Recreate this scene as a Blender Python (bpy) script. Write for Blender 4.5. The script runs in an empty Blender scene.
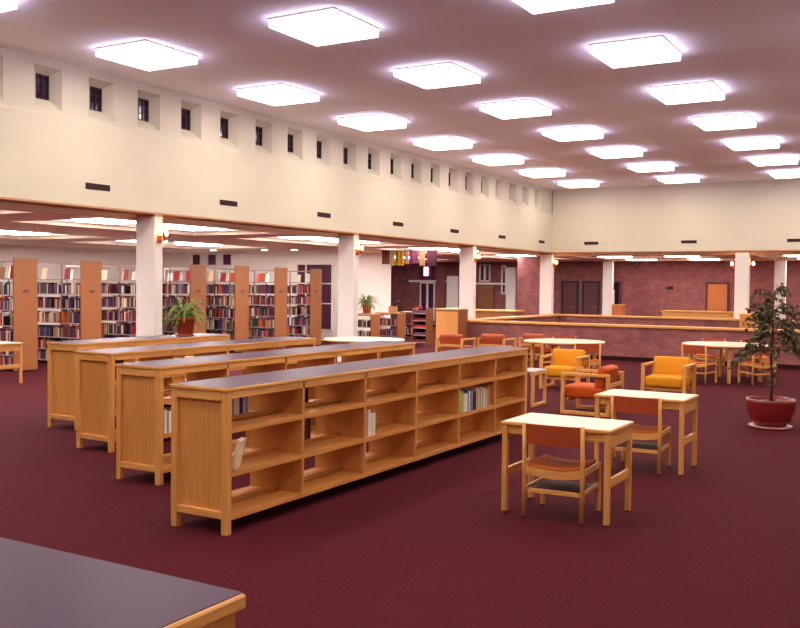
import bpy, bmesh, math, random
from mathutils import Vector, Matrix
R = math.radians
random.seed(7)
scene = bpy.context.scene
COL = scene.collection

# ------------------------------------------------------------------ materials
def lin(c):
    return tuple((x / 12.92 if x <= 0.04045 else ((x + 0.055) / 1.055) ** 2.4) for x in c)

def new_mat(name):
    m = bpy.data.materials.new(name); m.use_nodes = True
    nt = m.node_tree
    return m, nt, nt.nodes['Principled BSDF']

def mat(name, rgb, rough=0.5, spec=0.4, noise=0.0, nscale=20.0, bump=0.0, metal=0.0, coat=0.0):
    m, nt, b = new_mat(name)
    c = lin([v / 255 for v in rgb])
    b.inputs['Base Color'].default_value = (*c, 1)
    b.inputs['Roughness'].default_value = rough
    b.inputs['Specular IOR Level'].default_value = spec
    b.inputs['Metallic'].default_value = metal
    if coat: b.inputs['Coat Weight'].default_value = coat; b.inputs['Coat Roughness'].default_value = 0.15
    if noise or bump:
        tc = nt.nodes.new('ShaderNodeTexCoord')
        n = nt.nodes.new('ShaderNodeTexNoise'); n.inputs['Scale'].default_value = nscale; n.inputs['Detail'].default_value = 4
        nt.links.new(tc.outputs['Object'], n.inputs['Vector'])
        if noise:
            r = nt.nodes.new('ShaderNodeValToRGB')
            r.color_ramp.elements[0].position = 0.3; r.color_ramp.elements[1].position = 0.7
            r.color_ramp.elements[0].color = (*[max(0, v * (1 - noise)) for v in c], 1)
            r.color_ramp.elements[1].color = (*[min(1, v * (1 + noise)) for v in c], 1)
            nt.links.new(n.outputs['Fac'], r.inputs['Fac']); nt.links.new(r.outputs['Color'], b.inputs['Base Color'])
        if bump:
            bp = nt.nodes.new('ShaderNodeBump'); bp.inputs['Strength'].default_value = bump; bp.inputs['Distance'].default_value = 0.01
            nt.links.new(n.outputs['Fac'], bp.inputs['Height']); nt.links.new(bp.outputs['Normal'], b.inputs['Normal'])
    return m

def wood(name, rgb, dark=0.22, axis='z', scale=9.0, rough=0.42):
    """oak-like grain streaks running along one axis"""
    m, nt, b = new_mat(name)
    c = lin([v / 255 for v in rgb])
    tc = nt.nodes.new('ShaderNodeTexCoord'); mp = nt.nodes.new('ShaderNodeMapping')
    s = [scale * 4] * 3; s['xyz'.index(axis)] = scale * 0.18
    mp.inputs['Scale'].default_value = s
    n = nt.nodes.new('ShaderNodeTexNoise'); n.inputs['Scale'].default_value = 1.6; n.inputs['Detail'].default_value = 6
    n.inputs['Distortion'].default_value = 0.6
    r = nt.nodes.new('ShaderNodeValToRGB')
    r.color_ramp.elements[0].position = 0.28; r.color_ramp.elements[1].position = 0.72
    r.color_ramp.elements[0].color = (*[v * (1 - dark) for v in c], 1)
    r.color_ramp.elements[1].color = (*[min(1, v * (1 + dark * .6)) for v in c], 1)
    nt.links.new(tc.outputs['Object'], mp.inputs['Vector']); nt.links.new(mp.outputs['Vector'], n.inputs['Vector'])
    nt.links.new(n.outputs['Fac'], r.inputs['Fac']); nt.links.new(r.outputs['Color'], b.inputs['Base Color'])
    b.inputs['Roughness'].default_value = rough; b.inputs['Specular IOR Level'].default_value = 0.35
    return m

def emit(name, rgb, strength):
    m, nt, b = new_mat(name)
    c = lin([v / 255 for v in rgb])
    b.inputs['Base Color'].default_value = (*c, 1)
    b.inputs['Emission Color'].default_value = (*c, 1)
    b.inputs['Emission Strength'].default_value = strength
    return m

def brick(name):
    m, nt, b = new_mat(name)
    tc = nt.nodes.new('ShaderNodeTexCoord'); mp = nt.nodes.new('ShaderNodeMapping')
    mp.inputs['Rotation'].default_value = (R(90), 0, 0)
    br = nt.nodes.new('ShaderNodeTexBrick')
    br.inputs['Scale'].default_value = 1.0
    br.inputs['Brick Width'].default_value = 0.20; br.inputs['Row Height'].default_value = 0.067
    br.inputs['Mortar Size'].default_value = 0.006
    br.inputs['Color1'].default_value = (*lin((.60, .37, .37)), 1)
    br.inputs['Color2'].default_value = (*lin((.54, .30, .33)), 1)
    br.inputs['Mortar'].default_value = (*lin((.60, .41, .42)), 1)
    n = nt.nodes.new('ShaderNodeTexNoise'); n.inputs['Scale'].default_value = 3.2; n.inputs['Detail'].default_value = 8
    mx = nt.nodes.new('ShaderNodeMix'); mx.data_type = 'RGBA'; mx.blend_type = 'MULTIPLY'; mx.inputs['Factor'].default_value = 0.55
    r = nt.nodes.new('ShaderNodeValToRGB'); r.color_ramp.elements[0].position = .3; r.color_ramp.elements[1].position = .7
    r.color_ramp.elements[0].color = (.46, .38, .42, 1); r.color_ramp.elements[1].color = (1.2, 1.1, .98, 1)
    nt.links.new(tc.outputs['Object'], mp.inputs['Vector']); nt.links.new(mp.outputs['Vector'], br.inputs['Vector'])
    nt.links.new(tc.outputs['Object'], n.inputs['Vector']); nt.links.new(n.outputs['Fac'], r.inputs['Fac'])
    nt.links.new(br.outputs['Color'], mx.inputs['A']); nt.links.new(r.outputs['Color'], mx.inputs['B'])
    nt.links.new(mx.outputs['Result'], b.inputs['Base Color'])
    b.inputs['Roughness'].default_value = 0.85
    return m

M = dict(
    carpet=mat('maroon carpet', (72, 17, 29), 0.95, 0.1, noise=0.30, nscale=60, bump=0.5),
    ceiling=mat('mauve ceiling', (242, 242, 252), 0.9, 0.1, noise=0.05, nscale=30),
    plaster=mat('cream plaster', (208, 202, 186), 0.9, 0.15, noise=0.02, nscale=2),
    pale=mat('pale bounce plaster', (246, 242, 236), 0.9, 0.15),  # near-white on the unseen walls, to bounce light onto the ceiling
    fascia_trim=mat('tan soffit edge', (190, 140, 105), 0.7, 0.2),
    white=mat('white paint', (246, 240, 236), 0.7, 0.2),
    column=mat('column white paint', (226, 220, 218), 0.75, 0.2, noise=0.03, nscale=5),
    coffer=mat('coffer white', (230, 222, 212), 0.85, 0.1),
    coffer_beam=mat('coffer beam', (244, 224, 206), 0.85, 0.1),
    oak=wood('oak', (218, 156, 86)),
    oak_y=wood('oak long grain', (220, 160, 90), axis='y'),
    oak_x=wood('oak cross grain', (220, 160, 90), axis='x'),
    oak_shelf=wood('oak shelf', (212, 144, 76), axis='y'),
    oak_panel=wood('oak panel', (206, 142, 76), dark=0.16),
    oak_stack=wood('stack end oak', (140, 86, 50), dark=0.12),
    laminate=mat('plum grey laminate', (62, 34, 70), 0.40, 0.09, noise=0.06, nscale=40),
    white_top=mat('white laminate top', (208, 200, 184), 0.35, 0.4),
    grey_top=mat('grey laminate top', (176, 168, 176), 0.3, 0.5),
    yellow=mat('yellow vinyl', (212, 140, 10), 0.6, 0.25, bump=0.05, nscale=80),
    orange=mat('orange vinyl', (182, 72, 8), 0.6, 0.25, bump=0.05, nscale=80),
    rust=mat('rust vinyl', (166, 70, 34), 0.5, 0.4, bump=0.05, nscale=80),
    seat=mat('orange seat vinyl', (176, 88, 36), 0.8, 0.12),
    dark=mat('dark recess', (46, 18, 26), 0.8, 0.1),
    rack=mat('dark rack board', (84, 44, 40), 0.7, 0.2),
    black=mat('black metal', (38, 22, 28), 0.5, 0.4),
    vent=mat('vent dark slot', (58, 26, 34), 0.7, 0.2),
    steel=mat('cream shelf steel', (170, 150, 148), 0.5, 0.4),
    glass=mat('night glass', (46, 22, 48), 0.06, 0.6),
    glass_purple=mat('night lobby glass', (88, 40, 70), 0.15, 0.5),
    brick=brick('maroon brick'),
    brass=mat('brass', (186, 104, 50), 0.3, 0.5, metal=0.7),
    terracotta=mat('terracotta', (176, 78, 46), 0.7, 0.2, noise=.1, nscale=10),
    redpot=mat('red glazed pot', (122, 32, 30), 0.25, 0.6),
    saucer=mat('pink saucer', (214, 150, 150), 0.4, 0.4),
    soil=mat('soil', (58, 34, 28), 0.95, 0.1, noise=.3, nscale=40),
    bark=mat('bark', (84, 50, 44), 0.9, 0.1, noise=.2, nscale=30),
    leaf=mat('ficus leaf', (74, 70, 46), 0.5, 0.3, noise=.3, nscale=6),
    fern=mat('fern leaf', (112, 132, 58), 0.5, 0.3, noise=.25, nscale=8),
    page=mat('book pages', (236, 224, 204), 0.9, 0.1),
    door=wood('door wood', (196, 116, 62), dark=.15),
    doordark=mat('dark door', (96, 52, 58), 0.5, 0.3),
    housing=mat('light housing', (226, 208, 204), 0.6, 0.3),
    panel_light=emit('main light diffuser', (255, 240, 214), 9.0),
    side_glow=emit('main light added side glow', (236, 224, 255), 4.6),  # glow added to the panel sides to brighten the ceiling
    coffer_light=emit('coffer light diffuser', (255, 244, 236), 22.0),
    coffer_side=emit('coffer lamp added side glow', (255, 244, 236), 12.0),  # side glow added to light the inside of the coffers
    lobby_side=emit('lobby lamp added side glow', (255, 232, 220), 3.0),  # side glow added so these lamps read as bright strips
    lobby_light=emit('lobby light diffuser', (255, 236, 220), 9.0),
    bulb=emit('warm bulb', (255, 178, 104), 14.0),
    down=emit('downlight lens', (255, 226, 176), 12.0),
)
BOOKC = [('maroon', (120, 34, 46)), ('navy', (50, 48, 96)), ('cream', (236, 218, 190)), ('tan', (196, 146, 104)),
         ('black', (44, 28, 34)), ('green', (84, 104, 74)), ('orange', (206, 104, 58)), ('grey', (160, 148, 152)),
         ('white', (240, 234, 230)), ('purple', (98, 54, 92)), ('red', (178, 48, 46)), ('blue', (92, 112, 160)), ('lime', (190, 200, 110))]
BM = {n: mat('book cloth ' + n, c, 0.6, 0.3) for n, c in BOOKC}
BCOL = dict(BOOKC)

# ------------------------------------------------------------------ mesh builder
class MB:
    def __init__(self): self.bm = bmesh.new()
    def box(self, x0, x1, y0, y1, z0, z1, bev=0.0, mi=0, mtx=None, seg=1):
        b = bmesh.new()
        bmesh.ops.create_cube(b, size=1.0)
        for v in b.verts:
            v.co = Vector((x0 + (v.co.x + .5) * (x1 - x0), y0 + (v.co.y + .5) * (y1 - y0), z0 + (v.co.z + .5) * (z1 - z0)))
        if bev: bmesh.ops.bevel(b, geom=b.edges[:], offset=bev, segments=seg, affect='EDGES', profile=0.5)
        self._merge(b, mi, mtx)
        return self
    def _merge(self, b, mi=0, mtx=None):
        mp = {}
        for v in b.verts: mp[v] = self.bm.verts.new(mtx @ v.co if mtx else v.co)
        for f in b.faces:
            try:
                nf = self.bm.faces.new([mp[v] for v in f.verts]); nf.material_index = mi; nf.smooth = f.smooth
            except ValueError: pass
        b.free()
    def quad(self, pts, mi=0):
        f = self.bm.faces.new([self.bm.verts.new(Vector(p)) for p in pts]); f.material_index = mi; return self
    def tube(self, pts, rad, n=8, mi=0, cap=True):
        pts = [Vector(p) for p in pts]
        if not isinstance(rad, (list, tuple)): rad = [rad] * len(pts)
        rings = []
        for i, p in enumerate(pts):
            d = (pts[min(i + 1, len(pts) - 1)] - pts[max(i - 1, 0)]).normalized()
            a = d.orthogonal().normalized() if abs(d.z) > .99 else d.cross(Vector((0, 0, 1))).normalized()
            c = d.cross(a)
            rings.append([self.bm.verts.new(p + (a * math.cos(t) + c * math.sin(t)) * rad[i]) for t in [2 * math.pi * k / n for k in range(n)]])
        for r0, r1 in zip(rings, rings[1:]):
            for k in range(n):
                f = self.bm.faces.new([r0[k], r0[(k + 1) % n], r1[(k + 1) % n], r1[k]]); f.smooth = True; f.material_index = mi
        if cap:
            for r in (rings[0], rings[-1]):
                f = self.bm.faces.new(r); f.material_index = mi
        return self
    def lathe(self, prof, n=24, c=(0, 0, 0), mi=0):
        rings = []
        for r, z in prof:
            rings.append([self.bm.verts.new((c[0] + r * math.cos(2 * math.pi * k / n), c[1] + r * math.sin(2 * math.pi * k / n), c[2] + z)) for k in range(n)])
        for r0, r1 in zip(rings, rings[1:]):
            for k in range(n):
                f = self.bm.faces.new([r0[k], r0[(k + 1) % n], r1[(k + 1) % n], r1[k]]); f.smooth = True; f.material_index = mi
        for r in (rings[0], rings[-1]):
            f = self.bm.faces.new(r); f.material_index = mi
        return self
    def extrude_yz(self, prof, x0, x1, mi=0, smooth=False):
        a = [self.bm.verts.new((x0, y, z)) for y, z in prof]; b = [self.bm.verts.new((x1, y, z)) for y, z in prof]
        n = len(prof)
        for k in range(n):
            f = self.bm.faces.new([a[k], a[(k + 1) % n], b[(k + 1) % n], b[k]]); f.material_index = mi; f.smooth = smooth
        self.bm.faces.new(a[::-1]); self.bm.faces.new(b)
        return self
    def build(self, name, mats, parent=None, loc=None, rz=0.0):
        bmesh.ops.recalc_face_normals(self.bm, faces=self.bm.faces[:])
        me = bpy.data.meshes.new(name); self.bm.to_mesh(me); self.bm.free()
        for m in (mats if isinstance(mats, (list, tuple)) else [mats]): me.materials.append(m)
        o = bpy.data.objects.new(name, me); COL.objects.link(o)
        if parent: o.parent = parent
        if loc is not None: o.location = loc
        if rz: o.rotation_euler.z = rz
        return o

def B(x0, x1, y0, y1, z0, z1, bev=0.0):
    return MB().box(x0, x1, y0, y1, z0, z1, bev)

def tag(o, label, cat, group=None):
    o['label'] = label; o['category'] = cat
    if group: o['group'] = group
    return o
def thing(name, label, cat, loc=(0, 0, 0), rz=0.0, group=None):
    o = bpy.data.objects.new(name, None); COL.objects.link(o)
    o.empty_display_size = 0.1
    o.location = loc; o.rotation_euler = (0, 0, rz)
    return tag(o, label, cat, group)
def struct(o):
    o['kind'] = 'structure'; return o
KIDS = {}
def copy_tree(o, loc, rz, label, parent=None):
    def rec(src, par):
        c = src.copy(); COL.objects.link(c)
        if par: c.parent = par
        for ch in src.children: rec(ch, c)
        return c
    c = rec(o, None)
    c.location = loc; c.rotation_euler = (0, 0, rz); c['label'] = label
    return c

ORD = ['first', 'second', 'third', 'fourth', 'fifth', 'sixth', 'seventh', 'eighth', 'ninth', 'tenth', 'eleventh', 'twelfth',
       'thirteenth', 'fourteenth', 'fifteenth', 'sixteenth', 'seventeenth', 'eighteenth', 'nineteenth', 'twentieth']
def ordn(i):
    if i < 20: return ORD[i]
    t = (i + 1) // 10; u = (i + 1) % 10
    tens = {2: 'twenty', 3: 'thirty', 4: 'forty', 5: 'fifty'}[t]
    return (tens[:-1] + 'ieth') if u == 0 else tens + '-' + ORD[u - 1]

# ------------------------------------------------------------------ dimensions
XW, YF = -11.83, 30.75          # faces of the left and far upper walls
ZF, ZC = 3.057, 5.24            # bottom of the upper walls, main ceiling
ZL = 2.94                       # low ceiling
XR, YB = 3.6, -5.0              # unseen right wall and back wall
YBACK, XLEFT = 38.5, -24.5

# ------------------------------------------------------------------ setting
struct(B(XLEFT - .3, XR + .2, YB - .2, YBACK + .3, -0.2, 0).build('floor', M['carpet']))
struct(B(XW - .5, XR + .2, YB - .2, YF + .5, ZC, ZC + .15).build('ceiling', M['ceiling']))
struct(B(XR, XR + .2, YB, YBACK, 0, ZC).build('wall_right', M['pale']))
struct(B(XLEFT, XR, YB - .2, YB, 0, ZC).build('wall_behind', M['pale']))

# left upper wall with its row of splayed niches
P = 1.045; N0 = 9.30; NW = 0.53; XU = XW - .04; ND = .18
niches = [N0 + P * k for k in range(-2, 20)]
w = MB()
w.quad([(XW, YB, ZF), (XW, YF, ZF), (XW, YF, 4.36), (XW, YB, 4.36)])
w.quad([(XW, YB, 4.36), (XW, YF, 4.36), (XU, YF, 4.40), (XU, YB, 4.40)])
w.quad([(XU, YB, 4.40), (XU, YF, 4.40), (XU, YF, 4.48), (XU, YB, 4.48)])
w.quad([(XU, YB, 5.11), (XU, YF, 5.11), (XU, YF, ZC), (XU, YB, ZC)])
prev = YB
for y in niches:
    w.quad([(XU, prev, 4.48), (XU, y, 4.48), (XU, y, 5.11), (XU, prev, 5.11)])
    o_ = [(XU, y, 4.48), (XU, y + NW, 4.48), (XU, y + NW, 5.11), (XU, y, 5.11)]
    i_ = [(XU - ND, y + .18, 4.64), (XU - ND, y + .43, 4.64), (XU - ND, y + .43, 5.02), (XU - ND, y + .18, 5.02)]
    for a in range(4):
        w.quad([o_[a], o_[(a + 1) % 4], i_[(a + 1) % 4], i_[a]])
    prev = y + NW
w.quad([(XU, prev, 4.48), (XU, YF, 4.48), (XU, YF, 5.11), (XU, prev, 5.11)])
w.quad([(XW - .46, YB, ZF), (XW - .46, YF + .46, ZF), (XW - .46, YF + .46, ZC), (XW - .46, YB, ZC)])
w.quad([(XW, YB, ZF), (XW, YF + .0, ZF), (XW - .46, YF + .0, ZF), (XW - .46, YB, ZF)], 1)
struct(w.build('wall_left', [M['plaster'], M['fascia_trim']]))
for i, y in enumerate(niches):
    f = MB(); x = XU - ND
    y0, y1, z0, z1 = y + .18, y + .43, 4.64, 5.02
    t = .022
    f.box(x - .05, x + .004, y0, y0 + t, z0, z1); f.box(x - .05, x + .004, y1 - t, y1, z0, z1)
    f.box(x - .05, x + .004, y0, y1, z0, z0 + t); f.box(x - .05, x + .004, y0, y1, z1 - t, z1)
    f.box(x - .04, x - .004, (y0 + y1) / 2 - .008, (y0 + y1) / 2 + .008, z0, z1)
    for q in (1, 2):
        zz = z0 + (z1 - z0) * q / 3; f.box(x - .04, x - .004, y0, y1, zz - .007, zz + .007)
    fr = struct(f.build('window_%d' % (i + 1), M['black']))
    B(x - .032, x - .022, y0, y1, z0, z1).build('pane', M['glass'], fr)

# far upper wall, upper band set back above a ledge
w = MB()
w.box(XW - .46, XR, YF, YF + .45, ZF, 4.37)
w.box(XW - .04, XR, YF + .05, YF + .45, 4.37, ZC)
struct(w.build('wall_far', M['plaster']))
struct(B(XW - .46, XR, YF - .002, YF + .452, ZF - .03, ZF + .004).build('trim_1', M['fascia_trim']))
struct(B(XW - .46, XW + .002, YB, YF, ZF - .03, ZF - .001).build('trim_2', M['fascia_trim']))

# low coffered ceilings
def coffered(x0, x1, y0, y1, cells, depth=.16):
    xs = sorted({x0, x1} | {c[0] for c in cells} | {c[1] for c in cells})
    ys = sorted({y0, y1} | {c[2] for c in cells} | {c[3] for c in cells})
    m = MB()
    inside = lambda x, y: any(c[0] < x < c[1] and c[2] < y < c[3] for c in cells)
    for a, b in zip(xs, xs[1:]):
        for c, d in zip(ys, ys[1:]):
            if not inside((a + b) / 2, (c + d) / 2):
                m.quad([(a, c, ZL), (b, c, ZL), (b, d, ZL), (a, d, ZL)])
    for (a, b, c, d) in cells:
        z = ZL; st = .07
        # two-step coffer: lip, ledge, sides
        m.quad([(a, c, z), (b, c, z), (b, c, z + st), (a, c, z + st)]); m.quad([(a, d, z), (b, d, z), (b, d, z + st), (a, d, z + st)])
        m.quad([(a, c, z), (a, d, z), (a, d, z + st), (a, c, z + st)]); m.quad([(b, c, z), (b, d, z), (b, d, z + st), (b, c, z + st)])
        e = .16
        A, Bb, Cc, D = a + e, b - e, c + e, d - e
        for q in ([(a, c), (b, c), (Bb, Cc), (A, Cc)], [(b, c), (b, d), (Bb, D), (Bb, Cc)], [(b, d), (a, d), (A, D), (Bb, D)], [(a, d), (a, c), (A, Cc), (A, D)]):
            m.quad([(p[0], p[1], z + st) for p in q], 1)
        zt = z + depth
        m.quad([(A, Cc, z + st), (Bb, Cc, z + st), (Bb, Cc, zt), (A, Cc, zt)], 1); m.quad([(A, D, z + st), (Bb, D, z + st), (Bb, D, zt), (A, D, zt)], 1)
        m.quad([(A, Cc, z + st), (A, D, z + st), (A, D, zt), (A, Cc, zt)], 1); m.quad([(Bb, Cc, z + st), (Bb, D, z + st), (Bb, D, zt), (Bb, Cc, zt)], 1)
        m.quad([(A, Cc, zt), (Bb, Cc, zt), (Bb, D, zt), (A, D, zt)], 1)
    m.quad([(XW - .47, y0, ZL), (XW - .47, y1, ZL), (XW - .47, y1, ZF), (XW - .47, y0, ZF)]) if x1 < XW else m.quad([(x0, y0 + .002, ZL), (x1, y0 + .002, ZL), (x1, y0 + .002, ZF), (x0, y0 + .002, ZF)])
    return struct(m.build('ceiling', [M['coffer_beam'], M['coffer']]))

lcells = [(xa, xb, 11.24 - 12.54 + 6.27 * k, 16.17 - 12.54 + 6.27 * k) for k in range(6) for xa, xb in ((-15.0, -12.6), (-21.1, -17.75)) if not (xa < -17 and k == 4)]
coffered(XLEFT, XW - .46, YB, YBACK, lcells)
fcells = [(xa, xa + 4.9, ya, yb) for xa in (-11.6, -5.33) for ya, yb in ((31.9, 34.2), (35.3, 37.6))]
coffered(XW - .46, XR, YF + .45, YBACK, fcells)

# outer walls
struct(B(XLEFT - .2, XLEFT, YB, 24.8, 0, ZL).build('wall_west', M['white']))
SMALLW = [(-23.15, -22.70), (-22.42, -21.96), (-21.73, -21.28)]
w = MB()
YW = 24.8
def seg(x0, x1, z0, z1): w.box(x0, x1, YW, YW + .2, z0, z1)
seg(XLEFT - .2, -23.15, 0, ZL); seg(-22.70, -22.42, 0, ZL); seg(-21.96, -21.73, 0, ZL); seg(-21.28, -18.5, 0, ZL); seg(-17.05, -16.8, 0, ZL)
for a, b in SMALLW: seg(a, b, 0, 2.45); seg(a, b, 2.88, ZL)
seg(-18.5, -17.05, 0, .35); seg(-18.5, -17.05, 2.52, ZL)
struct(w.build('wall_north', M['white']))
for i, (a, b, z0, z1) in enumerate([(*s, 2.45, 2.88) for s in SMALLW] + [(-18.5, -17.05, .35, 2.52)]):
    f = MB(); t = .035
    f.box(a, a + t, YW - .02, YW + .1, z0, z1); f.box(b - t, b, YW - .02, YW + .1, z0, z1)
    f.box(a, b, YW - .02, YW + .1, z0, z0 + t); f.box(a, b, YW - .02, YW + .1, z1 - t, z1)
    if i == 3:
        f.box(a + .36, a + .40, YW - .01, YW + .08, z0, z1)
        for zz in (1.85, 1.2): f.box(a, b, YW - .01, YW + .08, zz, zz + .035)
    fr = struct(f.build('window_%d' % (31 + i), M['white']))
    B(a, b, YW + .03, YW + .05, z0, z1).build('pane', M['glass_purple'], fr)
struct(B(-17.2, -17.0, YW + .2, 28.4, 0, ZL).build('wall_return', M['white']))

# far brick wall with dark openings and doors
struct(B(-26, XR, YBACK, YBACK + .2, 0, ZL + .5).build('wall_brick', M['brick']))
struct(B(-13.35, -12.32, 31.25, 31.6, 0, ZL).build('wall_pier', M['brick']))

def door(i, x0, x1, z1, leaf, frame, handle=True):
    f = MB()
    f.box(x0 - .09, x0, YBACK - .06, YBACK + .02, 0, z1 + .09); f.box(x1, x1 + .09, YBACK - .06, YBACK + .02, 0, z1 + .09)
    f.box(x0, x1, YBACK - .06, YBACK + .02, z1, z1 + .09)
    fr = struct(f.build('door_%d' % i, frame))
    lf = B(x0, x1, YBACK - .035, YBACK + .01, 0, z1, .004).build('door_leaf', leaf, fr)
    if handle:
        MB().box(x1 - .16, x1 - .06, YBACK - .07, YBACK - .035, .98, 1.02, .004).build('handle', M['brass'], fr)
    return fr
door(1, -14.26, -13.66, 2.02, M['doordark'], M['black'])
door(2, -13.32, -12.72, 2.02, M['doordark'], M['black'])
door(3, -8.15, -7.40, 2.02, M['door'], M['doordark'])
d4 = door(4, -12.2, -11.78, 2.05, M['dark'], M['doordark'], False)
B(-12.15, -11.98, YBACK - .05, YBACK - .036, 1.15, 1.75).build('notice', M['white'], d4)

# entrance wall elements, far left of the brick wall
def facade_window(i, x0, x1, z0, z1, cols, fmat=None, pmat=None):
    f = MB(); t = .06; ya, yb = YBACK - .08, YBACK + .01
    f.box(x0, x0 + t, ya, yb, z0, z1); f.box(x1 - t, x1, ya, yb, z0, z1)
    f.box(x0, x1, ya, yb, z0, z0 + t); f.box(x0, x1, ya, yb, z1 - t, z1)
    for k in range(1, cols):
        xx = x0 + (x1 - x0) * k / cols; f.box(xx - .05, xx + .05, ya, yb, z0, z1)
    fr = struct(f.build('window_%d' % i, fmat or M['white']))
    B(x0, x1, YBACK - .04, YBACK - .02, z0, z1).build('pane', pmat or M['glass_purple'], fr)
    return fr
wn = facade_window(41, -21.45, -20.65, 2.1, 2.9, 1, M['doordark'])
tag(B(-21.16, -20.94, YBACK - .14, YBACK - .10, 2.3, 2.72).build('lit_patch', emit('lit sign', (255, 214, 224), 1.2)), 'small glowing pink sign in the dark lobby window', 'patch')  # glowing box set as the pink centre of the window
facade_window(42, -21.4, -20.6, .15, 2.0, 2)
facade_window(43, -18.3, -17.75, 2.05, 2.86, 2)
facade_window(44, -17.2, -16.95, 1.5, 2.8, 1)
struct(MB().box(-22.0, -20.0, YBACK - .1, YBACK, 2.0, 2.1).build('trim_3', M['white']))
struct(MB().box(-18.5, -17.0, YBACK - .1, YBACK, 1.92, 2.0).build('trim_4', M['white']))
for i, (a, b, z1, mm) in enumerate([(-19.95, -19.32, 2.3, 'white'), (-16.95, -16.5, 2.7, 'white'), (-18.35, -17.55, 1.9, 'oak_stack'), (-20.5, -20.05, 2.8, 'brick')]):
    struct(B(a, b, YBACK - .12, YBACK, 0, z1, .01).build('trim_%d' % (5 + i), M[mm]))
struct(B(-19.3, -19.2, YBACK - .2, YBACK, 0, ZL).build('trim_9', M['doordark']))

# hanging colour banners under the low ceiling
BAN = [(-15.42, -15.13, 'brown', (110, 66, 50), 2.50), (-15.11, -14.96, 'cream', (140, 116, 84), 2.45), (-14.94, -14.62, 'gold', (136, 94, 28), 2.46),
       (-14.60, -14.44, 'pale pink', (112, 74, 66), 2.5), (-14.42, -14.08, 'mauve', (62, 28, 42), 2.52), (-14.06, -13.86, 'tan', (96, 66, 46), 2.45), (-13.80, -13.45, 'plum', (40, 12, 24), 2.45)]
for a, b, nm, c, z0 in BAN:
    bn = thing('banner', '%s cloth banner hanging from the low ceiling before the lobby' % nm, 'banner', ((a + b) / 2, 25.2, 0), 0, 'colour banners in the lobby')
    hw = (b - a) / 2
    m = MB()
    for k in range(6):
        xa = -hw + 2 * hw * k / 6; xb = -hw + 2 * hw * (k + 1) / 6
        ya = .02 * math.sin(k * 2.1); yb = .02 * math.sin((k + 1) * 2.1)
        m.quad([(xa, ya, z0), (xb, yb, z0), (xb, yb, ZL - .02), (xa, ya, ZL - .02)])
    o = m.build('cloth', mat('banner ' + nm, c, .9, .1), bn)
    o.modifiers.new('t', 'SOLIDIFY').thickness = .008
    MB().tube([(-hw - .01, 0, ZL - .015), (hw + .01, 0, ZL - .015)], .015).build('rod', M['black'], bn)

# ------------------------------------------------------------------ columns
def column(x0, x1, y0, y1, z1, label):
    c = thing('column', label, 'column', ((x0 + x1) / 2, (y0 + y1) / 2, 0), 0, 'white columns')
    hx, hy = (x1 - x0) / 2, (y1 - y0) / 2
    B(-hx, hx, -hy, hy, 0, z1 - .04, .012).build('shaft', M['column'], c)
    B(-hx, hx, -hy, hy, z1 - .04, z1, .0).build('cap', M['fascia_trim'], c)
    return c
def sconce(x, y, z, sgn, label):
    s = thing('wall_sconce', label, 'wall lamp', (x, y, z), 0, 'brass sconces on the columns')
    MB().box(0, .02 * sgn, -.05, .05, -.09, .06, .0).build('backplate', M['brass'], s)
    for d in (-1, 1):
        a = MB().tube([(.015 * sgn, 0, -.02), (.06 * sgn, .04 * d, -.06), (.11 * sgn, .075 * d, -.05), (.11 * sgn, .075 * d, .0)], .010).build('arm', M['brass'], s)
        MB().lathe([(.012, 0), (.03, .008), (.034, .024), (.024, .03)], 14, (.11 * sgn, .075 * d, 0)).build('cup', M['brass'], a)
        MB().lathe([(.010, .03), (.026, .05), (.030, .075), (.022, .11), (.006, .145)], 14, (.11 * sgn, .075 * d, 0)).build('bulb', M['bulb'], a)
    return s
for k, (wd, y) in enumerate([('nearest', 11.86), ('second-nearest', 18.19), ('third-nearest', 24.54), ('farthest', 30.87)]):
    column(XW - .46, XW - .003, y - .1, y + .1, ZF - .03, 'white column under the clerestory wall, %s the camera' % (wd + (' to' if 'near' in wd else ' from')))
    sconce(XW - .003, y, 2.62, 1, 'lit brass sconce on the white column %s the camera along the clerestory wall' % (wd + (' to' if 'near' in wd else ' from')))
column(-5.70, -5.27, YF + .02, YF + .22, ZF - .03, 'white column below the far upper wall, right of the wooden door')
sconce(-5.70, YF + .12, 2.56, -1, 'lit sconce on the left side of the far column beside the wooden door')
sconce(-5.27, YF + .12, 2.56, 1, 'lit sconce on the right side of the far column beside the wooden door')
column(-11.9, -11.5, 36.6, 36.8, ZL, 'white column near the brick wall, beside two dark doors')
column(-5.38, -4.98, 36.6, 36.8, ZL, 'white column near the brick wall, behind the ficus crown')

# ------------------------------------------------------------------ vents
def vent_proto(hw):
    t = thing('air_vent', 'x', 'vent', (0, 0, 0), 0, 'slot vents along the upper walls')
    B(-.006, .004, -hw, hw, -.05, .05).build('slot', M['vent'], t)
    m = MB()
    for k in range(3): m.box(0, .010, -hw, hw, -.028 + .025 * k, -.022 + .025 * k)
    m.build('louver', M['black'], t)
    return t
VY = [10.50, 13.68, 16.85, 20.08, 23.2, 26.45, 29.75]
v0 = vent_proto(.25)
for i, y in enumerate(VY):
    lb = 'dark slot vent low on the clerestory wall, %s from the left edge' % ordn(i)
    if i == 0: v0.location = (XW + .004, y, 3.37); v0['label'] = lb
    else: copy_tree(v0, (XW + .004, y, 3.37), 0, lb)
for i, x in enumerate([-10.42, -7.14, -3.92]):
    copy_tree(v0, (x, YF - .004, 3.35), R(-90), 'dark slot vent on the far upper wall, %s from its left corner' % ordn(i))

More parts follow.
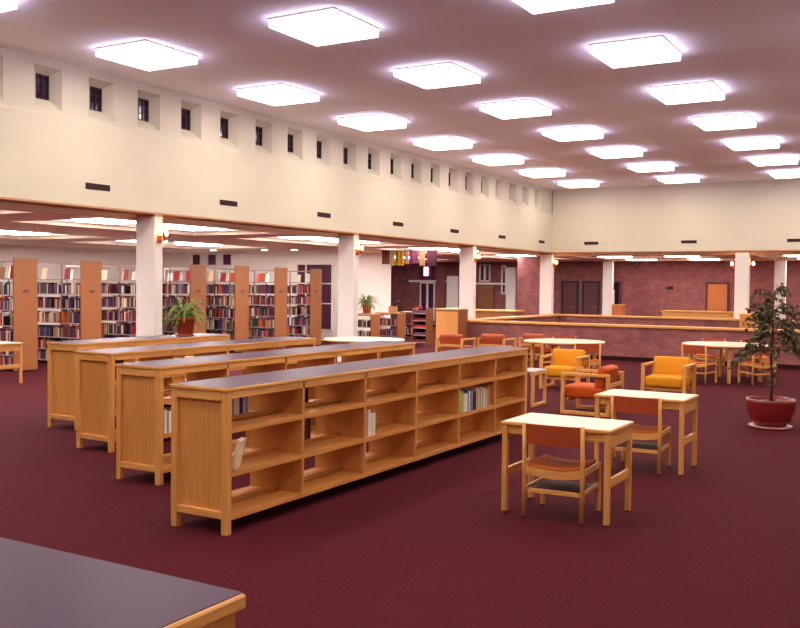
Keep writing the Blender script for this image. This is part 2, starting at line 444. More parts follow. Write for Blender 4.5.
# ------------------------------------------------------------------ ceiling lights
LZ = 5.119; LW = 1.01; LL = 1.055
def light_proto(name, zdrop, mt, w, l, drop=.12, side=None):
    t = thing(name, 'x', 'ceiling light', (0, 0, 0), 0, 'square light panels on the main ceiling')
    m = MB(); hw, hl = w / 2, l / 2; d = drop
    for s in (-1, 1):
        za = -.022 if side else -d + .02
        m.box(s * hw - .012, s * hw + .004, -hl, hl, za, 0); m.box(-hw, hw, s * hl - .012, s * hl + .004, za, 0)
    m.box(-hw, hw, -hl, hl, -.012, 0)
    m.build('housing', M['housing'], t)
    df = B(-hw + .012, hw - .012, -hl + .012, hl - .012, -d, -d + .035, .008).build('diffuser', mt, t)
    if side:
        m = MB(); e = .016
        for s in (-1, 1):
            a, b = sorted((s * (hw - .004), s * (hw - .004 - e))); m.box(a, b, -hl + .004, hl - .004, -d + .004, -.02)
            a, b = sorted((s * (hl - .004), s * (hl - .004 - e))); m.box(-hw + .022, hw - .022, a, b, -d + .004, -.02)
        m.build('added_side_glow', side, t)  # glowing strips added round the panel sides
    return t
lp = light_proto('ceiling_light', LZ, M['panel_light'], LW, LL, .12, M['side_glow'])
first = True
ROWS = [('row beside the clerestory windows', -10.734), ('middle row', -7.542), ('right-hand row', -4.350), ('unseen outermost right row', -1.158)]  # last row and panels behind the camera are unseen, put in for lighting
for r, (rn, x0) in enumerate(ROWS):
    for k in range(-2, 8):
        y = 9.481 + (k - 1) * 3.138
        lb = 'glowing square ceiling panel, %s from the far wall, %s' % (ordn(7 - k), rn)
        loc = (x0 + LW / 2, y + LL / 2, ZC - .001)
        if first: lp.location = loc; lp['label'] = lb; first = False
        else: copy_tree(lp, loc, 0, lb)
clp = light_proto('ceiling_light', 0, M['coffer_light'], 1.0, 1.0, .11, M['coffer_side'])
n = 0; LOB = []
def coffer_light(x, y, lb, lobby=False):
    global n
    z = ZL + .16 - .001
    if lobby:
        if not LOB: LOB.append(light_proto('ceiling_light', 0, M['lobby_light'], 1.0, 1.0, .16, M['lobby_side'])); o = LOB[0]; o.location = (x, y, z); o['label'] = lb; o['group'] = 'light panels before the brick wall'
        else: copy_tree(LOB[0], (x, y, z), 0, lb)
        return
    if n == 0: clp.location = (x, y, z); clp['label'] = lb; clp['group'] = 'light panels in the low coffered ceilings'
    else: copy_tree(clp, (x, y, z), 0, lb)
    n += 1
for k, c in enumerate(lcells):
    if c[2] < 4: continue
    side = 'next to the columns' if c[0] > -16 else 'over the tall stacks'
    for q in (0, 1):
        y = c[2] + (1.3 if q == 0 else 3.6)
        coffer_light((c[0] + c[1]) / 2, y, 'glowing panel in the low coffered ceiling %s, %s from the left' % (side, ordn((int((c[2] + 2) // 6.27) - 1) * 2 + q)))
for k, c in enumerate(fcells):
    for q in (0, 1):
        coffer_light(c[0] + 1.3 + 2.4 * q, (c[2] + c[3]) / 2, 'glowing panel in the coffer before the brick wall, %s row, %s from left' % ('front' if k % 2 == 0 else 'back', ordn((k // 2) * 2 + q)), True)
for i, (x, y) in enumerate([(-19.6, 23.6), (-18.0, 23.9), (-17.25, 24.1)]):
    t = thing('downlight', 'small round recessed downlight over the white window wall, %s from the left' % ordn(i), 'ceiling light', (x - 1.2 + i * .3, y - .3, ZL), 0, 'recessed downlights')
    MB().lathe([(.10, -.004), (.13, -.012), (.13, .0)], 20).build('ring', M['white'], t)
    MB().lathe([(.10, -.014), (.09, -.006)], 20).build('lens', M['down'], t)

# ------------------------------------------------------------------ half-height brick walls round the stair well
def half_wall(name, label, x0, x1, y0, y1, cap=.06):
    t = thing(name, label, 'low wall', ((x0 + x1) / 2, (y0 + y1) / 2, 0), 0, 'brick half walls')
    hx, hy = (x1 - x0) / 2, (y1 - y0) / 2
    B(-hx, hx, -hy, hy, 0, .84).build('brickwork', M['brick'], t)
    B(-hx - (0 if hx > 1 else cap), hx + (0 if hx > 1 else cap), -hy - (cap if hx > 1 else 0), hy + (cap if hx > 1 else 0), .84, .90, .008).build('cap_rail', M['oak_x'] if hx > 1 else M['oak_y'], t)
    B(-hx, hx, -hy - .012, -hy, 0, .10).build('base_strip', M['dark'], t)
half_wall('half_wall', 'near brick half wall with oak cap, behind the reading tables', -11.38, XR, 22.98, 23.24)
half_wall('half_wall', 'brick half wall with oak cap running from the near one to the far one', -11.66, -11.40, 22.98, 30.66)
half_wall('half_wall', 'far brick half wall with oak cap, in front of the far column', -11.38, XR, 30.40, 30.66)
t = thing('counter', 'long oak-topped low counter in front of the brick wall, left of the wooden door', 'counter', (-7.4, 36.2, 0))
B(-1.9, 1.9, -.3, .3, 0, .92).build('body', M['oak_x'], t); B(-1.95, 1.95, -.34, .34, .92, .99, .01).build('top', M['oak_x'], t)
t = thing('cabinet', 'small orange oak cabinet beside the white column at the brick wall', 'cabinet', (-11.1, 36.2, 0))
B(-.22, .22, -.2, .2, 0, 1.14, .01).build('body', M['door'], t); B(-.24, .24, -.22, .22, 1.14, 1.17, .005).build('top', M['oak_x'], t)
B(-.2, .2, -.215, -.2, .1, 1.1, .003).build('door', M['door'], t)
t = thing('cabinet', 'oak cabinet standing behind the near half wall, next to the ficus', 'cabinet', (-4.14, 24.6, 0))
B(-.24, .24, -.2, .2, 0, 1.18, .01).build('body', M['oak'], t); B(-.26, .26, -.22, .22, 1.18, 1.21, .005).build('top', M['oak_x'], t)
B(-.21, .21, -.212, -.2, .1, 1.12, .003).build('door', M['oak_panel'], t)
t = thing('wall_lamp', 'small black fitting on the far brick wall above the counter', 'fitting', (-9.7, YBACK, 1.85))
MB().box(-.14, .14, -.05, 0, -.05, .05, .01).build('plate', M['black'], t); MB().box(.02, .16, -.09, -.03, .0, .08, .01).build('head', M['black'], t)

# ------------------------------------------------------------------ low double-sided bookcases
BAY = 0.936; ZS = (.14, .457, .778); HBC = 1.075
def bookcase(nb, loc, label, name='bookcase', w=.55, group='low double-sided oak bookcases'):
    t = thing(name, label, 'bookcase', loc, 0, group)
    L = nb * BAY; h = w / 2; s = .056
    for ye, sg in ((0, 1), (L, -1)):
        ya, yb = sorted((ye, ye + s * sg))
        for sx in (-1, 1):
            xa, xb = sorted((sx * h, sx * (h - s)))
            B(xa, xb, ya, yb, 0, 1.049, .004).build('leg', M['oak'], t)
        B(-h + s, h - s, ya, yb, .978, 1.045, .003).build('end_rail', M['oak_x'], t)
        B(-h + s, h - s, ya, yb, .115, .168, .003).build('end_rail', M['oak_x'], t)
        yc = ye + .028 * sg
        B(-h + s, h - s, min(yc, yc + .012 * sg), max(yc, yc + .012 * sg), .168, .978).build('inset_panel', M['oak_panel'], t)
    for sx in (-1, 1):
        xa, xb = sorted((sx * (h - .004), sx * (h - .026)))
        B(xa, xb, s, L - s, .993, 1.049, .002).build('apron', M['oak_y'], t)
    tp = B(-h - .006, h + .006, -.010, L + .010, 1.048, 1.074, .004).build('top', M['oak_y'], t)
    B(-h + .003, h - .003, -.001, L + .001, 1.068, 1.0762).build('laminate', M['laminate'], tp)
    for k in range(1, nb):
        B(-h + .004, h - .004, k * BAY - .014, k * BAY + .014, .10, 1.044, .002).build('divider', M['oak_panel'], t)
    for k in range(nb):
        ya = k * BAY + (.014 if k else s); yb = (k + 1) * BAY - (.014 if k < nb - 1 else s)
        for i, z in enumerate(ZS):
            m = MB().box(-h + .010, h - .010, ya, yb, z - .022, z)
            m.box(-h + .006, -h + .026, ya, yb, z - .038, z, .002); m.box(h - .026, h - .006, ya, yb, z - .038, z, .002)
            sh = m.build('shelf', M['oak_shelf'], t)
            B(-.008, .008, ya, yb, z, z + .035).build('back_stop', M['oak_y'], sh)
    return t
BC = [(-4.706, 5.12, 6, 'nearest long oak bookcase with plum top and mostly empty shelves'),
      (-6.33, 6.08, 5, 'oak bookcase with plum top just behind the nearest long one'),
      (-7.93, 6.98, 4, 'oak bookcase with plum top, third back from the front'),
      (-9.42, 7.80, 3, 'farthest and shortest oak bookcase, carrying the fern')]
for x, y, nb, lb in BC: bookcase(nb, (x, y, 0), lb)

# foreground counter-height case
t = thing('display_case', 'plum-topped oak counter in the bottom left foreground', 'counter', (-2.44, 1.372, 0))
B(-.83, .83, -.53, .53, .10, .955, .004).build('body', M['oak_panel'], t)
B(-.78, .78, -.48, .48, 0, .10).build('plinth', M['dark'], t)
for k in (-1, 1):
    B(.83, .838, -.47 + (.48 if k > 0 else 0), -.01 + (.48 if k > 0 else 0), .16, .93, .003).build('side_panel', M['oak_panel'], t)
tp = B(-.85, .85, -.55, .55, .958, .999, .006).build('top', M['oak_y'], t)
B(-.84, .836, -.54, .548, .99, 1.0012).build('laminate', M['laminate'], tp)

# ------------------------------------------------------------------ books
def book_proto(cname, th, h, d):
    """spine faces +x; base centre at origin; thickness along y"""
    m = MB()
    m.box(-d, -.0, -th / 2, -th / 2 + .003, 0, h); m.box(-d, 0, th / 2 - .003, th / 2, 0, h)
    m.box(-.004, .0, -th / 2, th / 2, 0, h)
    o = m.build('book', BM[cname]); o['category'] = 'book'
    B(-d + .006, -.004, -th / 2 + .003, th / 2 - .003, .004, h - .004).build('pages', M['page'], o)
    return o
PROTO = {}
def put_book(cname, th, h, d, loc, rz, label, group, tilt=0):
    key = (cname, th, h, d)
    if key not in PROTO:
        o = book_proto(*key); PROTO[key] = o
    else:
        s = PROTO[key]; o = s.copy(); COL.objects.link(o)
        for ch in s.children:
            c = ch.copy(); COL.objects.link(c); c.parent = o
    o.location = loc; o.rotation_euler = (tilt, 0, rz); tag(o, label, 'book', group)
    return o
def row_books(seq, x, y0, z, rz, where, group, rev=False):
    y = y0
    for i, (c, th, h) in enumerate(seq):
        put_book(c, th, h, .17, (x, y + th / 2, z), rz, '%s book, %s from left %s' % (c, ordn(i), where), group)
        y += th + .002
x1, y1 = BC[0][0], BC[0][1]
H = lambda *a: [(c, random.choice((.022, .028, .034)), random.choice((.20, .22, .24))) for c in a]
row_books(H('white', 'white', 'grey', 'white', 'white', 'navy', 'blue', 'white', 'grey', 'white'), x1 - .014, y1 + .33, .778, 0, "on top shelf of nearest bookcase's first bay", 'books on the nearest bookcase')
put_book('cream', .036, .225, .17, (x1 + .245, y1 + .10, .463), R(-62), "cream book leaning on the middle shelf of the nearest bookcase's first bay", 'books on the nearest bookcase', tilt=R(-13))
row_books(H('black', 'maroon', 'black', 'purple', 'black'), x1 - .014, y1 + BAY + .30, .778, 0, "on top shelf of nearest bookcase's second bay", 'books on the nearest bookcase')
row_books(H('white', 'white', 'cream', 'white'), x1 + .235, y1 + 2 * BAY + .10, .457, 0, "on middle shelf of nearest bookcase's third bay", 'books on the nearest bookcase')
row_books(H('maroon', 'black', 'maroon', 'black', 'orange', 'black'), x1 - .014, y1 + 3 * BAY + .30, .457, 0, "on middle shelf of nearest bookcase's fourth bay", 'books on the nearest bookcase')
row_books(H('lime', 'lime', 'lime', 'cream', 'white', 'white', 'blue', 'white', 'blue', 'grey', 'black', 'navy', 'maroon', 'cream', 'tan', 'cream', 'grey', 'cream', 'tan', 'cream', 'white', 'tan', 'cream', 'grey', 'tan'), x1 + .245, y1 + 4 * BAY + .06, .457, 0, "on middle shelf of nearest bookcase's fifth bay", 'books on the nearest bookcase')
row_books(H('maroon', 'maroon', 'black', 'maroon', 'purple', 'black'), x1 - .014, y1 + BAY + .30, .457, 0, "on middle shelf of nearest bookcase's second bay", 'books on the nearest bookcase')
x2, y2 = BC[1][0], BC[1][1]
x3, y3 = BC[2][0], BC[2][1]
row_books(H('grey', 'white', 'white', 'black', 'grey'), x3 + .245, y3 + .10, .457, 0, 'on middle shelf of the third bookcase back', 'books on the rear bookcases')
row_books(H('maroon', 'navy', 'black'), x3 + .245, y3 + .10, .778, 0, 'on top shelf of the third bookcase back', 'books on the rear bookcases')
row_books(H('white', 'grey', 'white', 'black', 'cream', 'navy', 'grey'), x2 + .245, y2 + .10, .457, 0, 'on middle shelf of the second bookcase back', 'books on the rear bookcases')

# ------------------------------------------------------------------ tall stacks
XS = -16.1; RP = 1.69; RY0 = 12.43
RZ = [.09, .34, .61, .93, 1.25, 1.57, 1.89]
def stack_range(i, label, nbays=3, zs=RZ, zt=2.24, pz=2.30, name='stack_range', group='tall library stacks'):
    t = thing(name, label, 'bookshelf', (XS, RY0 + RP * i, 0), 0, group)
    ep = B(-.03, 0, -.285, .285, .02, pz, .004).build('end_panel', M['oak_stack'], t)
    if pz > 2: B(0, .008, -.07, .07, 1.60, 1.66).build('label_holder', M['doordark'], ep)
    L = nbays * .92
    for k in range(nbays + 1):
        B(-.05 - k * .92 - .012, -.05 - k * .92 + .012, -.02, .02, 0, zt).build('post', M['steel'], t)
    for k in range(nbays):
        xa, xb = -.05 - (k + 1) * .92 + .012, -.05 - k * .92 - .012
        for z in zs:
            m = MB().box(xa, xb, -.26, .26, z - .018, z)
            m.box(xa, xb, -.262, -.255, z - .02, z + .002).box(xa, xb, .255, .262, z - .02, z + .002)
            m.build('shelf', M['steel'], t)
        B(xa, xb, -.03, .03, zt - .03, zt).build('top_bar', M['steel'], t)
    B(-.05 - L, -.03, -.24, .24, 0, .06).build('base', M['dark'], t)
    return t
wds = ['nearest the camera', 'second from the camera', 'third, hidden behind the nearest column', 'fourth, right of the nearest column', 'fifth from the camera', 'sixth from the camera', 'farthest, before the tall dark window']
for i in range(7):
    stack_range(i, 'tall book stack with oak end panel, ' + wds[i])
STUFF = {c: MB() for c in ('all',)}
stuff = STUFF['all']; names = [c for c, _ in BOOKC]
wt = [7, 4, 2.2, 2.5, 8, 2, 2, 3, 1.6, 5, 2, 1.2, .1]
THS = (.026, .034, .042); HS = (.19, .215, .24)
SHN = ['bottom', 'second-lowest', 'third-lowest', 'fourth-lowest', 'fifth-lowest', 'top full', 'display']
for i in range(7):
    yb = RY0 + RP * i
    for si, z in enumerate(RZ[:6]):
        x = XS - .075; cnt = 0; mx = XS - (.9 if i == 0 else 1.45)
        end = XS - 2.75
        while x > end:
            th = random.choice(THS); hh = random.choice(HS) - (.0 if z > .5 else .02)
            c = random.choices(names, wt)[0]
            if random.random() < .05: x -= random.uniform(.05, .2); continue
            if any(abs((x - th / 2) - (XS - .05 - k * .92)) < .035 for k in range(4)): x -= .03; continue
            # books stand with the spine flush with the shelf front (facing -y)
            individual = i in (0, 1) and si >= 2 and cnt < 40 and x > mx
            if individual:
                key = ('stk', c, th, hh)
                if key not in PROTO:
                    PROTO[key] = B(-th / 2, th / 2, 0, .16, 0, hh, .002).build('book', BM[c]); o = PROTO[key]
                else:
                    o = PROTO[key].copy(); COL.objects.link(o)
                o.location = (x - th / 2, yb - .25, z + .001)
                tag(o, '%s book, %s from the right, %s shelf left of the %s tall end panel' % (c, ordn(cnt), SHN[si], ('leftmost', 'second')[i]), 'book', 'books in the tall stacks')
                cnt += 1
            else:
                stuff.box(x - th, x, yb - .25, yb - .09, z + .001, z + hh, 0, names.index(c))
            x -= th + .001
        # unseen back row, added to keep the range dark behind the front books
        x = XS - .075
        while x > end:
            th = random.uniform(.04, .09); c = random.choices(names, wt)[0]
            if not any(abs((x - th / 2) - (XS - .05 - k * .92)) < .06 for k in range(4)):
                stuff.box(x - th, x, yb + .09, yb + .25, z + .001, z + .225, 0, names.index(c))
            x -= th + .001
    # face-out display books on the top shelf
    for q in range(7):
        x = XS - .2 - q * .38 + random.uniform(-.04, .04)
        if min(abs(x - (XS - .05 - k * .92)) for k in range(4)) < .14: continue
        c = random.choice(['cream', 'white', 'tan', 'cream', 'white', 'cream', 'orange', 'grey', 'red'])
        hh = random.uniform(.2, .27); wv = random.uniform(.13, .2)
        o = B(-wv / 2, wv / 2, 0, .02, 0, hh, .002).build('book', BM[c]); o.location = (x, yb - .16, RZ[6] + .005); o.rotation_euler.x = R(-8)
        tag(o, '%s book shown face-out, %s from right, top of %s stack' % (c, ordn(q), ['nearest', 'second', 'third', 'fourth', 'fifth', 'sixth', 'farthest'][i]), 'book', 'face-out books on the stacks')

# low ranges continuing the row, behind the second column
lowz = [.09, .45]
for i in range(8, 11):
    stack_range(i, 'low book range with oak end panel behind the white round table, %s' % ['nearest', 'middle', 'farthest'][i - 8], 1, lowz, .84, .86, 'low_range', 'low ranges behind the columns')
    yb = RY0 + RP * i
    B(-.97, 0, -.29, .29, .86, .89, .004).build('top', M['oak_x'], None, (XS, yb, 0)).parent = None
    for z in lowz:
        x = XS - .075
        while x > XS - .9:
            th = random.choice(THS); c = random.choices(names, wt)[0]; hh = random.choice(HS)
            stuff.box(x - th, x, yb - .25, yb - .09, z + .001, z + hh, 0, names.index(c)); x -= th + .001
so = stuff.build('books', [BM[c] for c in names]); so['kind'] = 'stuff'
tag(so, 'many-coloured books filling the shelves of the farther library stacks', 'books')
# attach the low range tops to their ranges
tops = [o for o in COL.objects if o.name.split('.')[0] == 'top' and o.parent is None]
lows = [o for o in COL.objects if o.name.split('.')[0] == 'low_range']
for a, b in zip(tops, lows):
    a.location = (0, 0, 0); a.parent = b

# ------------------------------------------------------------------ desks and chairs
def desk(loc, label, rz=0):
    t = thing('study_desk', label, 'desk', loc, rz, 'small oak study desks')
    W, D, Hh = .447, .30, .744; s = .044
    for sx in (-1, 1):
        for sy in (-1, 1):
            xa, xb = sorted((sx * W, sx * (W - s))); ya, yb = sorted((sy * D, sy * (D - s)))
            l = B(xa, xb, ya, yb, .012, Hh - .03, .004).build('leg', M['oak'], t)
            MB().lathe([(.016, 0), (.018, .012)], 10, ((xa + xb) / 2, (ya + yb) / 2, 0)).build('glide', M['black'], l)
        xa, xb = sorted((sx * (W - .008), sx * (W - .032)))
        B(xa, xb, -D + s, D - s, .60, Hh - .03, .003).build('side_apron', M['oak_y'], t)
        B(xa, xb, -D + s, D - s, .29, .36, .003).build('side_stretcher', M['oak_y'], t)
    for sy in (-1, 1):
        ya, yb = sorted((sy * (D - .02), sy * (D - .04)))
        B(-W + s, W - s, ya, yb, .645, Hh - .03, .003).build('front_apron', M['oak_x'], t)
    tp = B(-W - .008, W + .008, -D - .008, D + .008, Hh - .03, Hh - .002, .005).build('top', M['oak_x'], t)
    B(-W + .004, W - .004, -D + .004, D - .004, Hh - .006, Hh).build('laminate', M['white_top'], tp)
    return t
d1 = desk((-2.602, 7.17, 0), 'nearest oak study desk with white top')
copy_tree(d1, (-2.585, 9.44, 0), 0, 'second oak study desk with white top, in front of the yellow armchair')
copy_tree(d1, (-14.58, 10.54, 0), 0, 'oak desk at the left edge, before the nearest tall stack')

def chair(loc, rz, label):
    """faces +y; back posts at -y"""
    t = thing('side_chair', label, 'chair', loc, rz, 'oak side chairs with rust backs')
    hw = .235; s = .018
    for sx in (-1, 1):
        l = MB().tube([(sx * hw, -.235, .012), (sx * hw, -.225, .42), (sx * hw, -.25, .758)], [.019, .019, .016], 8).build('leg', M['oak'], t)
        MB().lathe([(.014, 0), (.015, .013)], 10, (sx * hw, -.235, 0)).build('glide', M['black'], l)
        l = B(sx * hw - s, sx * hw + s, .215, .25, .012, .415, .004).build('leg', M['oak'], t)
        MB().lathe([(.014, 0), (.015, .013)], 10, (sx * hw, .232, 0)).build('glide', M['black'], l)
        B(sx * hw - .012, sx * hw + .012, -.22, .23, .365, .412, .003).build('side_rail', M['oak_y'], t)
        B(sx * hw - .010, sx * hw + .010, -.22, .22, .215, .245, .003).build('side_stretcher', M['oak_y'], t)
    # curved wooden rail at the back and the front of the seat
    for y in (-.225, .225):
        m = MB(); pr = [(-hw + 2 * hw * k / 10, .385 - .028 * math.sin(math.pi * k / 10)) for k in range(11)]
        for (xa, za), (xb, zb) in zip(pr, pr[1:]):
            for z0, z1 in ((-.03, .03),):
                ya, yb = y - .011, y + .011
                m.quad([(xa, ya, za + z0), (xb, ya, zb + z0), (xb, ya, zb + z1), (xa, ya, za + z1)])
                m.quad([(xa, yb, za + z0), (xb, yb, zb + z0), (xb, yb, zb + z1), (xa, yb, za + z1)])
                m.quad([(xa, ya, za + z1), (xb, ya, zb + z1), (xb, yb, zb + z1), (xa, yb, za + z1)])
                m.quad([(xa, ya, za + z0), (xb, ya, zb + z0), (xb, yb, zb + z0), (xa, yb, za + z0)])
        m.build('seat_rail', M['oak_x'], t)
    m = MB(); N = 10
    top = lambda u, v: .432 - .024 * math.sin(math.pi * u) + .006 * math.sin(math.pi * v)
    g = [[m.bm.verts.new((-.215 + .43 * a / N, -.21 + .43 * b / N, top(a / N, b / N))) for b in range(N + 1)] for a in range(N + 1)]
    for a in range(N):
        for b in range(N):
            f = m.bm.faces.new([g[a][b], g[a + 1][b], g[a + 1][b + 1], g[a][b + 1]]); f.smooth = True
    so_ = m.build('seat', M['seat'], t); md = so_.modifiers.new('th', 'SOLIDIFY'); md.thickness = .03; md.offset = -1 if so_.data.polygons[0].normal.z > 0 else 1
    # curved back panel
    m = MB()
    pr = []
    for k in range(13):
        u = k / 12; pr.append((-hw + .004 + (2 * hw - .008) * u, -.245 - .028 * math.sin(math.pi * u)))
    lo, hi = .592, .752
    for (xa, ya), (xb, yb) in zip(pr, pr[1:]):
        for off in (0, .024):
            f = m.quad([(xa, ya + off + .006, lo), (xb, yb + off + .006, lo), (xb, yb + off - .006, hi), (xa, ya + off - .006, hi)])
        m.quad([(xa, ya - .006, hi), (xb, yb - .006, hi), (xb, yb + .018, hi), (xa, ya + .018, hi)])
        m.quad([(xa, ya + .006, lo), (xb, yb + .006, lo), (xb, yb + .030, lo), (xa, ya + .030, lo)])
    m.build('backrest', M['rust'], t)
    m = MB()
    m.box(-hw + .01, hw - .01, -.19, .20, .222, .236, .002)
    m.build('book_rack', M['rack'], t)
    B(-hw, hw, -.215, -.195, .20, .235, .003).build('cross_stretcher', M['oak_x'], t)
    return t
c0 = chair((-2.605, 7.06, 0), R(3), 'oak chair with rust back pushed under the nearest study desk')
copy_tree(c0, (-2.60, 9.31, 0), R(3), 'oak chair with rust back pushed under the second study desk')

# round white tables
def round_table(loc, r, label, legs=((1, 0), (-1, 0), (0, 1), (0, -1)), rz=0):
    t = thing('round_table', label, 'table', loc, rz, 'round white reading tables')
    MB().lathe([(r - .01, .695), (r, .70), (r, .725), (r - .008, .73)], 48).build('top', [M['white_top']], t)
    m = MB().lathe([(r + .002, .698), (r + .004, .702), (r + .004, .720), (r + .002, .724)], 48).build('edge_band', M['oak_x'], t)
    for a, b in legs:
        n_ = math.hypot(a, b); x, y = a / n_ * (r - .16), b / n_ * (r - .16)
        B(x - .03, x + .03, y - .03, y + .03, 0, .695, .005).build('leg', M['oak'], t)
    for a, b in ((1, 1), (-1, 1)):
        q = (r - .16) * .7
        MB().tube([(-a * q, -b * q, .66), (a * q, b * q, .66)], .025, 6).build('cross_rail', M['oak_x'], t)
    return t
t0 = round_table((-3.74, 19.35, 0), .83, 'white round table at the right, in front of the brick half wall', rz=R(18))
copy_tree(t0, (-6.70, 18.15, 0), R(40), 'white round table behind the left yellow armchair')
copy_tree(t0, (-10.20, 16.0, 0), R(10), 'white round table beyond the bookcases, beside the second column')
copy_tree(c0, (-4.02, 18.36, 0), R(-12), 'oak chair at the right round table, directly behind the right yellow armchair')
copy_tree(c0, (-3.04, 18.84, 0), R(42), 'oak chair at the right round table, partly behind the ficus')
copy_tree(c0, (-4.25, 20.35, 0), R(172), 'oak chair on the far side of the right round table, its left one')
copy_tree(c0, (-3.3, 20.3, 0), R(205), 'oak chair on the far side of the right round table, its right one')
copy_tree(c0, (-5.95, 17.38, 0), R(24), 'oak chair with rust back at the round table behind the left yellow armchair')
copy_tree(c0, (-7.05, 19.2, 0), R(205), 'oak chair on the far side of the round table behind the left yellow armchair')

# ------------------------------------------------------------------ lounge chairs
def rounded_slab(x0, x1, y0, y1, z0, z1, r):
    return MB().box(x0, x1, y0, y1, z0, z1, r, seg=4)
def armchair(mt, loc, rz, label, group='wood-framed lounge armchairs'):
    """faces -y"""
    t = thing('armchair', label, 'armchair', loc, rz, group)
    hw = .36; d0, d1 = -.36, .36; ah = .60
    for sx in (-1, 1):
        xa, xb = sorted((sx * hw, sx * (hw - .055)))
        m = MB()
        m.box(xa, xb, d0, d1, ah - .045, ah, .006); m.box(xa, xb, d0, d1, 0, .05, .006)
        m.box(xa, xb, d0, d0 + .05, .05, ah - .045, .004); m.box(xa, xb, d1 - .05, d1, .05, ah - .045, .004)
        m.build('side_frame', M['oak'], t)
    B(-hw + .055, hw - .055, d0 + .07, d0 + .10, .18, .23, .004).build('cross_rail', M['oak_x'], t)
    B(-hw + .055, hw - .055, d1 - .14, d1 - .11, .18, .23, .004).build('cross_rail', M['oak_x'], t)
    o = rounded_slab(-hw + .058, hw - .058, d0 + .01, d1 - .10, .23, .41, .045).build('seat_cushion', mt, t)
    for p in o.data.polygons: p.use_smooth = True
    m = MB(); mtx = Matrix.Translation((0, d1 - .20, .38)) @ Matrix.Rotation(R(-12), 4, 'X')
    m.box(-hw + .058, hw - .058, -.06, .09, 0, .325, .05, mtx=mtx, seg=4)
    o = m.build('back_cushion', mt, t)
    for p in o.data.polygons: p.use_smooth = True
    B(-hw + .055, hw - .055, d1 - .045, d1 - .02, .40, .46, .004).build('back_rail', M['oak_x'], t)
    return t
aY = armchair(M['yellow'], (-3.84, 15.33, 0), 0, 'yellow armchair with oak arms behind the second study desk')
copy_tree(aY, (-5.86, 15.95, 0), R(2), 'yellow armchair with oak arms left of the orange one, partly behind it')
aO = armchair(M['orange'], (-4.38, 13.10, 0), R(-90), 'orange armchair with oak loop frame turned side-on, facing left')
aR = armchair(M['rust'], (-10.0, 19.75, 0), R(180), 'rust armchair past the bookcases, leftmost of three before the half wall')
copy_tree(aR, (-9.2, 20.35, 0), R(180), 'rust armchair past the bookcases, middle one of three before the half wall')
copy_tree(aR, (-8.45, 21.2, 0), R(165), 'rust armchair past the bookcases, right one of three before the half wall')
t = thing('side_table', 'low grey-topped side table with oak loop legs left of the orange armchair', 'side table', (-5.62, 13.41, 0))
for sx in (-1, 1):
    m = MB(); xa, xb = sorted((sx * .30, sx * .255))
    m.box(xa, xb, -.27, .27, 0, .045, .005); m.box(xa, xb, -.27, .27, .48, .525, .005)
    m.box(xa, xb, -.27, -.225, .045, .48, .004); m.box(xa, xb, .225, .27, .045, .48, .004)
    m.build('loop_frame', M['oak'], t)
B(-.30, .30, -.27, .27, .525, .55, .004).build('top', M['grey_top'], t)

# ------------------------------------------------------------------ mid-distance furniture
t = thing('card_catalog', 'tall oak card catalog cabinet past the bookcases, by the end of the half wall', 'cabinet', (-11.52, 22.5, 0), R(0))
B(-.35, .35, -.28, .28, .1, 1.19, .006).build('body', M['oak_stack'], t)
for sx in (-1, 1):
    B(sx * .29 - .04, sx * .29 + .04, -.26, .28, 0, .1).build('foot', M['oak_stack'], t)
B(-.37, .37, -.30, .30, 1.19, 1.22, .005).build('top', M['oak_x'], t)
for i in range(2):
    B(-.33 + .333 * i, -.003 + .333 * i, -.295, -.28, .16, 1.14, .004).build('door', M['oak_panel'], t)
t = thing('counter', 'low oak service counter beyond the third column', 'counter', (-13.0, 28.6, 0))
B(-.85, .85, -.3, .3, 0, 1.0, .006).build('body', M['oak_stack'], t); B(-.9, .9, -.34, .34, 1.0, 1.05, .006).build('top', M['oak_x'], t)
t = thing('magazine_rack', 'dark rack of stacked periodicals left of the card catalog', 'rack', (-13.6, 24.6, 0))
for sx in (-1, 1): B(sx * .24 - .015, sx * .24 + .015, -.2, .2, 0, 1.15, .003).build('side', M['oak_stack'], t)
for k in range(5):
    B(-.225, .225, -.19, .19, .10 + .22 * k, .125 + .22 * k).build('shelf', M['steel'], t)
B(-.225, .225, .17, .19, .05, 1.12).build('back', M['dark'], t)
for k in range(5):
    o = B(-.19, .19, -.15, .12, 0, .07, .003).build('magazine_stack', BM[['maroon', 'purple', 'red', 'maroon', 'purple'][k]])
    o.location = (-13.6, 24.6, .126 + .22 * k)
    tag(o, '%s stack of periodicals on the %s shelf of the dark rack' % (['maroon', 'purple', 'red', 'maroon', 'purple'][k], ['bottom', 'second', 'middle', 'fourth', 'top'][k]), 'magazines', 'periodicals in the rack')
LT = .891
yr = [RY0 + RP * k for k in (8, 9, 10)]
o = B(-.16, .16, -.03, .03, 0, .22, .004).build('box_file', BM['tan']); o.location = (-16.45, yr[1], LT); tag(o, 'tan box file standing on the low range behind the columns', 'box')
o = B(-.14, .14, -.06, .06, 0, .2, .004).build('box_file', BM['red']); o.location = (-16.4, yr[2], LT); tag(o, 'red box standing on the farthest low range', 'box')
t = thing('desk_lamp', 'small black desk lamp standing on the middle low range', 'lamp', (-16.15, yr[1] + .1, LT))
MB().lathe([(.09, 0), (.09, .015), (.02, .02)], 18).build('base', M['black'], t); MB().tube([(0, 0, .02), (0, 0, .36), (-.1, 0, .40)], .012).build('stem', M['black'], t)
MB().lathe([(.10, .34), (.05, .42), (.02, .43)], 18, (-.14, 0, 0)).build('shade', M['black'], t)

